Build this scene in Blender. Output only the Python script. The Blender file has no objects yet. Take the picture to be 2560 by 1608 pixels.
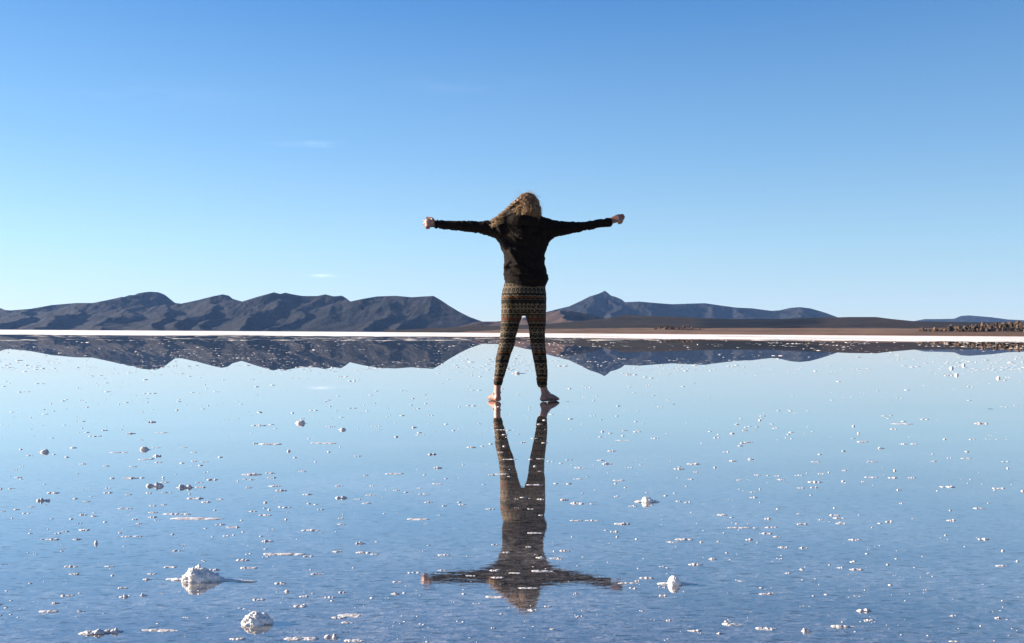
import bpy, bmesh, math, random
import numpy as np
from mathutils import Vector, Matrix, Euler
random.seed(7); rng = np.random.default_rng(11)
S = bpy.context.scene
COL = S.collection
R = math.radians

# ------------------------------------------------------------------ camera
W0, H0 = 2560, 1608
LENS = 31.0
F = LENS / 36 * W0
HC = 0.535
ROLL = 0.0061
PITCH = math.atan((832.2 - H0 / 2) / F)
cam_d = bpy.data.cameras.new('camera'); cam = bpy.data.objects.new('camera', cam_d); COL.objects.link(cam)
cam_d.lens = LENS; cam_d.sensor_width = 36; cam_d.sensor_fit = 'HORIZONTAL'
cam_d.clip_start = 0.05; cam_d.clip_end = 60000
CM = Matrix.Rotation(math.pi / 2 + PITCH, 3, 'X') @ Matrix.Rotation(ROLL, 3, 'Z')
cam.matrix_world = Matrix.Translation((0, 0, HC)) @ CM.to_4x4()
S.camera = cam

def ray(px, py):
    return CM @ Vector(((px - W0 / 2) / F, -(py - H0 / 2) / F, -1))
def at_depth(px, py, D):
    d = ray(px, py); return (D * d.x / d.y, D, HC + D * d.z / d.y)
def on_ground(px, py, z=0.0):
    d = ray(px, py); t = (z - HC) / d.z
    return (d.x * t, d.y * t, z)

# ------------------------------------------------------------------ helpers
def tag(o, label=None, cat=None, group=None, kind=None):
    if label: o['label'] = label
    if cat: o['category'] = cat
    if group: o['group'] = group
    if kind: o['kind'] = kind
    return o
def link(name, me, mat=None, parent=None):
    o = bpy.data.objects.new(name, me); COL.objects.link(o)
    if mat is not None:
        me.materials.clear(); me.materials.append(mat)
    if parent is not None: o.parent = parent
    return o
def mesh(name, V, Fc, smooth=True):
    me = bpy.data.meshes.new(name)
    V = np.asarray(V, dtype=np.float32)
    Fc = np.asarray(Fc)
    if Fc.dtype != object and Fc.ndim == 2:
        n, k = Fc.shape
        me.vertices.add(len(V)); me.vertices.foreach_set('co', V.ravel())
        me.loops.add(n * k); me.loops.foreach_set('vertex_index', Fc.astype(np.int32).ravel())
        me.polygons.add(n); me.polygons.foreach_set('loop_start', np.arange(0, n * k, k, dtype=np.int32))
        me.update(calc_edges=True)
    else:
        me.from_pydata([tuple(v) for v in V], [], [tuple(f) for f in Fc]); me.update()
    if smooth: me.polygons.foreach_set('use_smooth', [True] * len(me.polygons))
    return me
def setcol(me, colors, name='tint'):
    a = me.color_attributes.new(name, 'FLOAT_COLOR', 'POINT')
    c = np.ones((len(me.vertices), 4), np.float32); c[:, :3] = colors
    a.data.foreach_set('color', c.ravel())
def getco(me):
    V = np.empty(len(me.vertices) * 3, np.float32); me.vertices.foreach_get('co', V); return V.reshape(-1, 3)
def getno(me):
    V = np.empty(len(me.vertices) * 3, np.float32); me.vertices.foreach_get('normal', V); return V.reshape(-1, 3)

def _h(ix, iy, iz, s):
    n = (ix.astype(np.int64) * 374761393 + iy.astype(np.int64) * 668265263 + iz.astype(np.int64) * 2147483647 + s * 974634777) & 0xffffffff
    n = ((n ^ (n >> 13)) * 1274126177) & 0xffffffff
    n = (n ^ (n >> 16)) & 0xffffffff
    return n.astype(np.float64) / 0xffffffff * 2 - 1
def vnoise(x, y, z=0.0, s=0):
    x, y, z = np.broadcast_arrays(np.asarray(x, float), np.asarray(y, float), np.asarray(z, float))
    ix, iy, iz = np.floor(x), np.floor(y), np.floor(z)
    fx, fy, fz = x - ix, y - iy, z - iz
    q = lambda t: t * t * t * (t * (t * 6 - 15) + 10)
    u, v, w = q(fx), q(fy), q(fz)
    L = lambda a, b, t: a + (b - a) * t
    c = lambda i, j, k: _h(ix + i, iy + j, iz + k, s)
    return L(L(L(c(0,0,0), c(1,0,0), u), L(c(0,1,0), c(1,1,0), u), v), L(L(c(0,0,1), c(1,0,1), u), L(c(0,1,1), c(1,1,1), u), v), w)
def fbm(x, y, z=0.0, o=5, s=0, g=.5, ridged=False):
    a, r, t = 1.0, 0.0, 0.0
    for k in range(o):
        n = vnoise(x * 2**k, y * 2**k, z * 2**k, s + k * 17)
        if ridged: n = 1 - 2 * np.abs(n)
        r = r + a * n; t += a; a *= g
    return r / t

# ------------------------------------------------------------------ materials
def mat(name):
    m = bpy.data.materials.new(name); m.use_nodes = True
    nt = m.node_tree; b = nt.nodes['Principled BSDF']
    return m, nt, b
def N(nt, t, **k):
    n = nt.nodes.new(t)
    for a, v in k.items(): setattr(n, a, v)
    return n
def noise(nt, vec, scale, detail=6, rough=.6, dist=0):
    n = N(nt, 'ShaderNodeTexNoise'); n.inputs['Scale'].default_value = scale
    n.inputs['Detail'].default_value = detail; n.inputs['Roughness'].default_value = rough; n.inputs['Distortion'].default_value = dist
    nt.links.new(vec, n.inputs['Vector']); return n.outputs[0]
def ramp(nt, fac, stops):
    r = N(nt, 'ShaderNodeValToRGB'); nt.links.new(fac, r.inputs[0])
    e = r.color_ramp.elements
    while len(e) < len(stops): e.new(0.5)
    for q, (p, c) in zip(e, stops):
        q.position = p; q.color = (c[0], c[1], c[2], 1)
    return r.outputs[0]
def coords(nt, scale=(1,1,1), rot=(0,0,0), out='Object'):
    t = N(nt, 'ShaderNodeTexCoord'); m = N(nt, 'ShaderNodeMapping')
    m.inputs['Scale'].default_value = scale; m.inputs['Rotation'].default_value = rot
    nt.links.new(t.outputs[out], m.inputs['Vector']); return m.outputs[0]
def bump(nt, h, strength, dist, normal=None):
    b = N(nt, 'ShaderNodeBump'); b.inputs['Strength'].default_value = strength; b.inputs['Distance'].default_value = dist
    nt.links.new(h, b.inputs['Height'])
    if normal: nt.links.new(normal, b.inputs['Normal'])
    return b.outputs[0]
def math_(nt, op, a, b=None, c=None, clamp=False):
    n = N(nt, 'ShaderNodeMath', operation=op, use_clamp=clamp)
    for i, v in enumerate((a, b, c)):
        if v is None: continue
        if isinstance(v, (int, float)): n.inputs[i].default_value = v
        else: nt.links.new(v, n.inputs[i])
    return n.outputs[0]

def salt_mat(name, c0, c1, bs=30, bd=.004, rough=.7):
    m, nt, b = mat(name)
    v = coords(nt)
    n = noise(nt, v, bs, 8, .65)
    nt.links.new(ramp(nt, n, [(.3, c0), (.65, c1)]), b.inputs['Base Color'])
    b.inputs['Roughness'].default_value = rough
    b.inputs['Subsurface Weight'].default_value = .15
    b.inputs['Subsurface Radius'].default_value = (1, .9, .8)
    b.inputs['Subsurface Scale'].default_value = .003
    nt.links.new(bump(nt, n, .7, bd), b.inputs['Normal'])
    return m
M_SALT = salt_mat('salt_crystal', (.44, .42, .405), (.74, .71, .68), 45, .006)
M_SPECK = salt_mat('salt_speck', (.28, .265, .265), (.48, .46, .455), 20, .003)
M_CRUST = salt_mat('damp_salt_crust', (.30, .28, .28), (.56, .53, .52), 40, .005)

def salt_flat_mat():
    m, nt, b = mat('dry_salt')
    v = coords(nt)
    n = noise(nt, coords(nt, (.05, .02, 1)), 1, 8, .62)
    nt.links.new(ramp(nt, n, [(.36, (.36, .32, .29)), (.47, (.66, .62, .57)), (.6, (.84, .80, .75))]), b.inputs['Base Color'])
    b.inputs['Roughness'].default_value = .8
    n2 = noise(nt, v, 9, 6, .7)
    nt.links.new(bump(nt, n2, 1.0, .05), b.inputs['Normal'])
    return m

RIPPLE = .00009
def water_mat():
    m, nt, b = mat('brine_water')
    nt.nodes.remove(b)
    out = nt.nodes['Material Output']
    # ripples: a faint breeze-ruffled patch close by, glassy farther out
    geo = N(nt, 'ShaderNodeTexCoord').outputs['Object']
    sep = N(nt, 'ShaderNodeSeparateXYZ'); nt.links.new(geo, sep.inputs[0])
    v1 = coords(nt, (16, 42, 1), (0, 0, R(7)))
    v2 = coords(nt, (60, 170, 1), (0, 0, R(9)))
    n1 = noise(nt, v1, 1, 3, .5, .3); n2 = noise(nt, v2, 1, 2, .5, .2)
    h = math_(nt, 'ADD', n1, math_(nt, 'MULTIPLY', n2, .12))
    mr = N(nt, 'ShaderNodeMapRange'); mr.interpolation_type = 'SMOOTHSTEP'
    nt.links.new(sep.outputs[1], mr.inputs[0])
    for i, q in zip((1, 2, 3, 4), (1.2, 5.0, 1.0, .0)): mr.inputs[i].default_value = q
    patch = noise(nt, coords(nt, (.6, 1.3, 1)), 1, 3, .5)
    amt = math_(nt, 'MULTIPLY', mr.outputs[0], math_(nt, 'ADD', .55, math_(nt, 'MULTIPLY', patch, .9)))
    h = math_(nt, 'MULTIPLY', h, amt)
    nw = bump(nt, h, 1.0, RIPPLE)
    # far water: long very low swell of the brine film
    # mirror share rises towards grazing
    lw = N(nt, 'ShaderNodeLayerWeight'); lw.inputs['Blend'].default_value = .5
    fac = ramp(nt, lw.outputs['Facing'], [(0, (.1,)*3), (.45, (.33,)*3), (.66, (.47,)*3), (.80, (.76,)*3), (.90, (.92,)*3), (.97, (.985,)*3)])
    gl = N(nt, 'ShaderNodeBsdfGlossy'); gl.inputs['Roughness'].default_value = 0.0
    gl.inputs['Color'].default_value = (1.0, .93, .88, 1)
    nt.links.new(nw, gl.inputs['Normal'])
    # the salt bed under the film of brine, ribbed
    bed = N(nt, 'ShaderNodeBsdfDiffuse')
    vb = coords(nt, (22, 62, 1), (0, 0, R(8)))
    nb = noise(nt, vb, 1, 5, .6, .4)
    vc = coords(nt, (1.1, 2.2, 1)); nc = noise(nt, vc, 1, 5, .6)
    mixc = math_(nt, 'MULTIPLY', math_(nt, 'ADD', nb, nc), .5)
    nt.links.new(ramp(nt, mixc, [(.36, (.04, .042, .055)), (.5, (.135, .13, .14)), (.60, (.26, .245, .245))]), bed.inputs['Color'])
    nt.links.new(bump(nt, nb, 1.0, .022), bed.inputs['Normal'])
    # short dark dashes painted in for ripple fronts that mirror darker sky
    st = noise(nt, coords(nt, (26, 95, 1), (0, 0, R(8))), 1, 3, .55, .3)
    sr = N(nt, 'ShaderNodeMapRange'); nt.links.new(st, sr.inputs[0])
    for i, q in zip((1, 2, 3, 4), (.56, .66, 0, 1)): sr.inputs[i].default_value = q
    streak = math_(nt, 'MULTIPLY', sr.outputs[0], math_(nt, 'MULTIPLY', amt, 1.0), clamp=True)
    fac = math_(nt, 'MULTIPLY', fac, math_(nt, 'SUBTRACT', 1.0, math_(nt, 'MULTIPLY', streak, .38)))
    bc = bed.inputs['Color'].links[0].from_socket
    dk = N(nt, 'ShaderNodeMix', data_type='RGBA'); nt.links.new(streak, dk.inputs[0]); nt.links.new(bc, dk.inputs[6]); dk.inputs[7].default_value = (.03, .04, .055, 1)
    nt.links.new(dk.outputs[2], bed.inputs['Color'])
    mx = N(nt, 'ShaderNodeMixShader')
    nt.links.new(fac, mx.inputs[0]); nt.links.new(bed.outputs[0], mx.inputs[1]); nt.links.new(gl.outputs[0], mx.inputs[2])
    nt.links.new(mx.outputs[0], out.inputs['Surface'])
    return m

def rock_mat(name, stops, scale, bd, attr=False, detail=10):
    m, nt, b = mat(name)
    v = coords(nt)
    n = noise(nt, v, scale, detail, .62)
    n2 = noise(nt, v, scale * 6, 5, .6)
    f = math_(nt, 'ADD', math_(nt, 'MULTIPLY', n, .7), math_(nt, 'MULTIPLY', n2, .3))
    c = ramp(nt, f, stops)
    if attr:
        a = N(nt, 'ShaderNodeAttribute'); a.attribute_name = 'tint'
        mx = N(nt, 'ShaderNodeMix', data_type='RGBA', blend_type='MULTIPLY'); mx.inputs[0].default_value = 1
        nt.links.new(c, mx.inputs[6]); nt.links.new(a.outputs[0], mx.inputs[7]); c = mx.outputs[2]
    nt.links.new(c, b.inputs['Base Color']); b.inputs['Roughness'].default_value = .95
    b.inputs['Specular IOR Level'].default_value = .1
    nt.links.new(bump(nt, f, 1.0, bd), b.inputs['Normal'])
    return m

# ------------------------------------------------------------------ world
SUN_EL, SUN_AZ = R(15.5), R(-81.5)          # azimuth clockwise from +Y (view direction): left, slightly beyond
w = bpy.data.worlds.new('World'); S.world = w; w.use_nodes = True
nt = w.node_tree; bg = nt.nodes['Background']
sky = N(nt, 'ShaderNodeTexSky', sky_type='NISHITA'); sky.sun_disc = False
sky.sun_elevation = SUN_EL; sky.sun_rotation = SUN_AZ
sky.altitude = 3600; sky.air_density = 1.2; sky.dust_density = 0.22; sky.ozone_density = 2.2
tc = N(nt, 'ShaderNodeTexCoord'); sp = N(nt, 'ShaderNodeSeparateXYZ'); nt.links.new(tc.outputs['Generated'], sp.inputs[0])
SKY_STR = .05
# thin wisps of cirrus, placed by direction (x/y, z/y)
ysafe = math_(nt, 'MAXIMUM', sp.outputs[1], .01)
U = math_(nt, 'DIVIDE', sp.outputs[0], ysafe); Vv = math_(nt, 'DIVIDE', sp.outputs[2], ysafe)
cv = N(nt, 'ShaderNodeCombineXYZ'); nt.links.new(U, cv.inputs[0]); nt.links.new(Vv, cv.inputs[1])
mp = N(nt, 'ShaderNodeMapping'); mp.inputs['Scale'].default_value = (16, 110, 1); mp.inputs['Rotation'].default_value = (0, 0, R(2)); nt.links.new(cv.outputs[0], mp.inputs[0])
cn = noise(nt, mp.outputs[0], 1, 5, .6, .4)
tot = None
for (px, py, wx, wy, amp) in ((813, 361, 42, 5, .16), (735, 359, 75, 6, .07), (806, 689, 28, 3, .45), (845, 692, 38, 2.5, .2), (1160, 215, 170, 22, .022), (420, 235, 330, 30, .015)):
    d = ray(px, py); u0, v0 = d.x / d.y, d.z / d.y
    a = math_(nt, 'MULTIPLY', math_(nt, 'SUBTRACT', U, u0), F / wx); bb = math_(nt, 'MULTIPLY', math_(nt, 'SUBTRACT', Vv, v0), F / wy)
    g = math_(nt, 'EXPONENT', math_(nt, 'MULTIPLY', math_(nt, 'ADD', math_(nt, 'MULTIPLY', a, a), math_(nt, 'MULTIPLY', bb, bb)), -1.0))
    g = math_(nt, 'MULTIPLY', g, amp)
    tot = g if tot is None else math_(nt, 'ADD', tot, g)
mr = N(nt, 'ShaderNodeMapRange'); nt.links.new(cn, mr.inputs[0])
for i, q in zip((1, 2, 3, 4), (.36, .62, .0, 1.0)): mr.inputs[i].default_value = q
cl = math_(nt, 'MULTIPLY', tot, mr.outputs[0], clamp=True)
# slight grade of the physical sky: cooler and deeper, as the phone records it
hs = N(nt, 'ShaderNodeHueSaturation'); nt.links.new(sky.outputs[0], hs.inputs['Color'])
hs.inputs['Saturation'].default_value = 1.16; hs.inputs['Value'].default_value = 1.0
tn = N(nt, 'ShaderNodeMix', data_type='RGBA', blend_type='MULTIPLY'); tn.inputs[0].default_value = 1; tn.inputs[7].default_value = (1, 1, 1, 1)
# long soft fall-off from the horizon to the zenith, brighter towards the sun
EXPO = 1.92
def lin(c, k=1.0): return tuple(((v / 255 + .055) / 1.055)**2.4 * k / (2**EXPO * SKY_STR) for v in c)
zr = math_(nt, 'MULTIPLY', math_(nt, 'MAXIMUM', sp.outputs[2], 0.0), 1.0)
gr = ramp(nt, zr, [(0, lin((221, 236, 246))), (.046, lin((208, 236, 253))), (.096, lin((189, 231, 255), 1.03)), (.198, lin((150, 205, 253), 1.02)), (.353, lin((95, 161, 234))), (.6, lin((66, 126, 202))), (1, lin((46, 96, 174)))])
dt = N(nt, 'ShaderNodeVectorMath', operation='DOT_PRODUCT'); nt.links.new(tc.outputs['Generated'], dt.inputs[0]); dt.inputs[1].default_value = (math.sin(SUN_AZ), math.cos(SUN_AZ), 0)
fz = math_(nt, 'ADD', (1.0 - .30 * .19) * .94, math_(nt, 'MULTIPLY', dt.outputs['Value'], .28))
gm_ = N(nt, 'ShaderNodeMix', data_type='RGBA', blend_type='MULTIPLY'); gm_.inputs[0].default_value = 1; nt.links.new(gr, gm_.inputs[6]); nt.links.new(fz, gm_.inputs[7])
bl = N(nt, 'ShaderNodeMix', data_type='RGBA'); bl.inputs[0].default_value = .75; nt.links.new(hs.outputs[0], bl.inputs[6]); nt.links.new(gm_.outputs[2], bl.inputs[7])
nt.links.new(bl.outputs[2], tn.inputs[6])
SKYTINT = tn.inputs[7]
mc = N(nt, 'ShaderNodeMix', data_type='RGBA'); nt.links.new(cl, mc.inputs[0]); nt.links.new(tn.outputs[2], mc.inputs[6]); mc.inputs[7].default_value = (8.5, 9.3, 10.0, 1)
nt.links.new(mc.outputs[2], bg.inputs[0]); bg.inputs[1].default_value = SKY_STR

sl = bpy.data.lights.new('sun', 'SUN'); so = bpy.data.objects.new('sun', sl); COL.objects.link(so)
sl.energy = 5.0; sl.angle = R(.53); sl.color = (1, .87, .72)
sdir = Vector((math.sin(SUN_AZ) * math.cos(SUN_EL), math.cos(SUN_AZ) * math.cos(SUN_EL), math.sin(SUN_EL)))
so.rotation_euler = (-sdir).to_track_quat('-Z', 'Y').to_euler()

S.view_settings.view_transform = 'Standard'; S.view_settings.look = 'None'
S.view_settings.exposure = 1.92; S.view_settings.gamma = 1.0
S.cycles.max_bounces = 8; S.cycles.volume_bounces = 0

# ------------------------------------------------------------------ salt flat (ground) and water
def shore(u):
    """distance of the water's edge for x/y = u"""
    px = W0 / 2 + u * F
    return np.interp(px, [-2500, 0, 700, 1240, 1400, 1900, 2560, 5000], [100, 98, 104, 112, 98, 84, 75, 70])
us = np.concatenate([np.linspace(-3, -.75, 40), np.linspace(-.74, .74, 740), np.linspace(.75, 3, 40)])
ds = np.concatenate([[-14000, -3000, -600, -100, -10, .3], np.linspace(1, 40, 20), np.geomspace(44, 320, 150), np.geomspace(330, 15400, 60)])
nu = len(us)
V = []
for d in ds:
    aa = abs(d) if d > 0 else 1.0
    x = us * max(d, 0) if d > 0 else us * 0
    if d <= 0.3: x = np.linspace(-15400, 15400, nu)
    elif d > 0:
        x = us * d
        k = 15400 / 3
        # outer columns always run to the far sides
        x = x.copy(); x[0] = -15400; x[-1] = 15400
    u = x / max(d, 1)
    e = d - shore(np.clip(u, -3, 3))
    z = np.where(e < 0, -.03 + .03 * np.exp(e / 16), .026 * (1 - np.exp(-np.maximum(e, 0) / 30)))
    if d > 30:
        z = z + .010 * fbm(x / 5, np.full_like(x, d) / 9, 0, 4, 3) * np.exp(-np.abs(e) / 60) + .012 * fbm(x / 2.1, np.full_like(x, d) / 5., 0, 3, 9) * (1 / (1 + np.exp(-e / 10))) * (d < 2500)
    V.append(np.stack([x, np.full_like(x, d), z], 1))
V = np.concatenate(V); nd = len(ds)
I = (np.arange(nd - 1)[:, None] * nu + np.arange(nu - 1)[None]).ravel()
Fq = np.stack([I, I + 1, I + nu + 1, I + nu], 1)
g = link('ground', mesh('ground', V, Fq), salt_flat_mat()); tag(g, 'bright white dry salt flat beyond the flooded brine', kind='structure')

ys = np.concatenate([[-14500, -2000, -200, -15, -2, .3], np.geomspace(1, 240, 60)])
xs = np.concatenate([[-40, -8, -2], np.linspace(-1, 1, 60), [2, 8, 40]])
V = []
for y in ys: V.append(np.stack([xs * (60 + max(y, 0) * 1.3), np.full_like(xs, y), xs * 0], 1))
V = np.concatenate(V); k = len(xs)
I = (np.arange(len(ys) - 1)[:, None] * k + np.arange(k - 1)[None]).ravel()
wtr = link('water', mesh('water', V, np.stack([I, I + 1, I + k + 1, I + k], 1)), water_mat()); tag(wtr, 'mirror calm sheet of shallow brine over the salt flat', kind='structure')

# ------------------------------------------------------------------ hills
def c3(z): return (z[0] * .5150, 700 + z[1] * .5150)
def c4(z): return (1320 + z[0] * .5150, 700 + z[1] * .5150)
def ridges(cv, lists):
    out = []
    for L in lists:
        P = [at_depth(*cv((a, b)), D) for a, b, D in L]
        out.append(np.array(P))
    return out
def terrain(name, ulo, uhi, nU, dlo, dhi, nD, polys, kw, p, amp, nscale, seed, label, material, base=-3, cap=None, colf=None, round_=0):
    u = np.linspace(ulo, uhi, nU); d = np.geomspace(dlo, dhi, nD)
    D, Ug = np.meshgrid(d, u, indexing='ij'); X = D * Ug; Y = D
    wx = X + nscale * .35 * fbm(X / nscale, Y / nscale, 0, 4, seed + 5); wy = Y + nscale * .35 * fbm(X / nscale, Y / nscale, 7, 4, seed + 6)
    H = np.zeros_like(X)
    for P in polys:
        best = np.zeros_like(X)
        for a, b in zip(P[:-1], P[1:]):
            ab = b[:2] - a[:2]; L2 = ab @ ab
            t = np.clip(((wx - a[0]) * ab[0] + (wy - a[1]) * ab[1]) / L2, 0, 1)
            dist = np.hypot(wx - a[0] - t * ab[0], wy - a[1] - t * ab[1])
            dist = np.sqrt(dist**2 + round_**2) - round_
            hs_ = a[2] + (b[2] - a[2]) * t
            hh = hs_ * np.clip(1 - dist / (np.maximum(hs_, 1) * kw), 0, 1)**p
            best = np.maximum(best, hh)
        H = np.maximum(H, best)
    rn = fbm(X / nscale, Y / nscale, 0, 6, seed, .55, True)
    hmax = H.max()
    H = H * (1.07 + amp * (rn - .35)) + np.where(H > 0, 1, 0) * amp * 10 * fbm(X / nscale * 3, Y / nscale * 3, 1, 3, seed + 3) * np.clip(H / 60, 0, 1)
    gul = fbm(X / (nscale * .16), Y / (nscale * .22), 5, 4, seed + 9, .6, True)
    H = H * (1 + amp * .22 * (gul - .2) * np.clip(1.2 - H / max(hmax, 1) * .5, .3, 1))
    if cap is not None:     # keep the crest line on the traced skyline
        capv = np.interp(Ug, cap[0], cap[1]) * D + HC
        H = np.minimum(H, capv)
    H = H + np.where(H < .5, base, 0)
    Vv_ = np.stack([X, Y, H], -1).reshape(-1, 3)
    I = (np.arange(nD - 1)[:, None] * nU + np.arange(nU - 1)[None]).ravel()
    me = mesh(name, Vv_, np.stack([I, I + 1, I + nU + 1, I + nU], 1))
    if colf is not None: setcol(me, colf(X.ravel(), Y.ravel(), H.ravel()))
    o = link(name, me, material); tag(o, label, kind='structure'); return o
def capline(cv, pts):
    us_, vs = [], []
    for p in pts:
        d = ray(*cv(p)); us_.append(d.x / d.y); vs.append(d.z / d.y)
    return (us_, vs)
def pu(px): d = ray(px, 832); return d.x / d.y

M_HILL = rock_mat('scrubby_hill_rock', [(.38, (.006, .0065, .007)), (.5, (.012, .0118, .012)), (.62, (.021, .0198, .0195))], .007, 38)
M_BROWN = rock_mat('brown_hill_earth', [(.36, (.030, .018, .014)), (.5, (.050, .031, .023)), (.64, (.080, .052, .038))], .012, 2.5)
M_SHORE = rock_mat('shore_earth', [(.36, (.6, .6, .6)), (.5, (.85, .85, .85)), (.64, (1.15, 1.1, 1.05))], .03, .6, attr=True)

skyL = [(-900,150),(-700,130),(-500,105),(-300,95),(-120,118),(0,136),(25,146),(50,148),(100,144),(150,140),(250,122),(370,112),(450,112),(550,92),(650,68),(700,60),(730,57),(770,60),(800,72),(825,92),(850,112),(880,115),(960,98),(1030,80),(1080,70),(1110,76),(1130,92),(1175,105),(1250,82),(1330,60),(1360,68),(1385,62),(1420,70),(1470,78),(1540,78),(1580,70),(1620,80),(1660,76),(1685,92),(1700,105),(1760,92),(1830,80),(1920,77),(2000,84),(2060,80),(2105,78),(2140,98),(2180,125),(2230,155),(2280,180),(2330,198),(2400,225),(2480,246)]
def seg(a, b, D0, D1):
    P = [q for q in skyL if a <= q[0] <= b]; n = len(P)
    return [(x, y - 9, D0 + (D1 - D0) * i / max(n - 1, 1)) for i, (x, y) in enumerate(P)]
LL = [seg(-900, 850, 10600, 9700) + [(960, 175, 9700)],
      [(690, 238, 6900), (780, 178, 7900), (845, 118, 8800)] + seg(850, 1175, 9000, 9200) + [(1300, 170, 9300)],
      [(960, 238, 6900), (1080, 178, 7800), (1172, 108, 8500)] + seg(1175, 1700, 8600, 8800) + [(1800, 165, 8900)],
      [(1560, 165, 7500), (1700, 106, 8200)] + seg(1700, 2480, 8200, 7700),
      [(1385, 64, 8700), (1345, 118, 8000), (1230, 185, 7300), (1150, 238, 6800)],
      [(1580, 72, 8750), (1500, 130, 8050), (1440, 175, 7500), (1380, 236, 6900)],
      [(1920, 79, 8150), (1860, 140, 7600), (1790, 190, 7100), (1740, 238, 6700)],
      [(2105, 80, 7980), (2060, 150, 7400), (1990, 200, 6950), (1940, 238, 6600)],
      [(730, 60, 10000), (690, 125, 9000), (600, 180, 8000), (450, 238, 7100)],
      [(780, 64, 9950), (800, 130, 9200), (760, 180, 8300), (640, 238, 7200)],
      [(450, 113, 10000), (380, 160, 8900), (280, 200, 8000), (180, 238, 7200)],
      [(200, 132, 10100), (120, 180, 8800), (0, 236, 7300)],
      [(1080, 72, 9100), (1010, 130, 8300), (900, 190, 7500), (840, 238, 7000)],
      [(-120, 120, 10200), (-200, 180, 8800), (-330, 236, 7300)]]
terrain('mountain_range', pu(-480), pu(1290), 620, 6300, 11500, 190, ridges(c3, LL), 3.6, 1.25, .25, 620, 21,
        'long slate blue mountain range filling the left half of the horizon', M_HILL, cap=capline(c3, skyL))
skyR = [(-250,260),(-100,230),(0,200),(90,155),(150,140),(200,128),(250,105),(300,80),(340,68),(358,60),(372,52),(388,63),(400,75),(430,84),(455,95),(470,108),(540,105),(620,112),(700,118),(780,115),(860,113),(920,122),(1010,134),(1090,138),(1180,150),(1220,148),(1270,136),(1320,132),(1370,138),(1420,152),(1460,165),(1500,180),(1560,205),(1640,245)]
P = [(x, y - 9 - 22 * math.exp(-((x - 372) / 30)**2), 11500) for x, y in skyR]
RR = [P,
      [(372, 50, 11500), (420, 120, 10600), (400, 180, 9800), (330, 225, 9000)],
      [(372, 50, 11500), (290, 120, 10600), (220, 180, 9800), (130, 225, 9000)],
      [(540, 104, 11500), (590, 150, 10700), (620, 190, 9900), (600, 230, 9300)],
      [(860, 112, 11500), (900, 160, 10700), (880, 200, 9900)],
      [(700, 117, 11500), (720, 160, 10700), (740, 200, 9900)],
      [(1010, 133, 11500), (1040, 170, 10700), (1050, 215, 9900)],
      [(1320, 131, 11500), (1300, 170, 10700), (1290, 215, 9900)]]
terrain('mountain_range', pu(1140), pu(2300), 460, 8600, 12900, 130, ridges(c4, RR), 3.2, 1.2, .22, 650, 57,
        'blue grey mountain range with one sharp pointed peak right of the person', M_HILL, cap=capline(c4, skyR))
skyN = [(-420,255),(-330,225),(-260,207),(-230,202),(-160,202),(-80,196),(-20,182),(40,172),(100,156),(150,150),(200,149),(270,161),(320,172),(370,186),(420,200),(520,225)]
terrain('hill', pu(1080), pu(1640), 300, 4300, 7000, 80, ridges(c4, [[(x, y - 2, 5900) for x, y in skyN], [(150,149,5900),(250,190,5300),(330,230,4800)], [(0,176,5900),(60,215,5200)]]), 4.2, 1.3, .14, 500, 91,
        'low brown foothill in front of the pointed peak', M_BROWN, cap=capline(c4, skyN))
skyF = [(1700,245),(1850,205),(1925,190),(2000,190),(2070,188),(2100,175),(2140,172),(2200,177),(2250,181),(2330,192),(2408,196),(2600,186),(2800,200),(3000,240)]
terrain('hill', pu(2150), pu(2950), 220, 12400, 15200, 50, ridges(c4, [[(x, y - 2, 14200) for x, y in skyF]]), 3.4, 1.2, .15, 800, 33,
        'small distant deep blue hill near the right edge', M_HILL, cap=capline(c4, skyF))
# low dark ridge and shore plain on the right
skyB = [(-620,243),(-480,236),(-300,226),(-150,222),(0,217),(90,214),(180,206),(250,200),(370,189),(430,178),(480,169),(560,174),(700,178),(850,185),(1000,190),(1200,190),(1350,185),(1500,182),(1560,180),(1690,180),(1760,189),(1870,200),(2000,203),(2200,205),(2408,205),(2700,200),(3000,215)]
def col_ridge(X, Y, H):
    u = X / Y; pxz = (W0 / 2 + u * F - 1320) / .515
    n = fbm(X / 260, Y / 420, 0, 5, 71)
    dark = np.clip(1 - np.abs((pxz - 1130) / 330)**3, 0, 1) * (H > 12)
    t = np.clip(.5 + 1.1 * n, 0, 1)[:, None]
    c = np.array([.055, .036, .027]) * (1 - t) + np.array([.030, .026, .019]) * t
    dk = np.clip(dark * (1.0 + 2.0 * fbm(X / 180, Y / 700, 3, 4, 5)), 0, 1)[:, None]      # near-black patchy band across the slope
    return c * (1 - .95 * dk) * .62
terrain('ridge', pu(960), pu(2950), 620, 1900, 4200, 70, ridges(c4, [[(x, y - 1.5, 3300 - (x > 1500) * 300) for x, y in skyB]]), 17, 1.1, .10, 260, 13,
        'low dark brown ridge stretched along the right shore', M_SHORE, cap=capline(c4, skyB), colf=col_ridge, base=-2)
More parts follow.
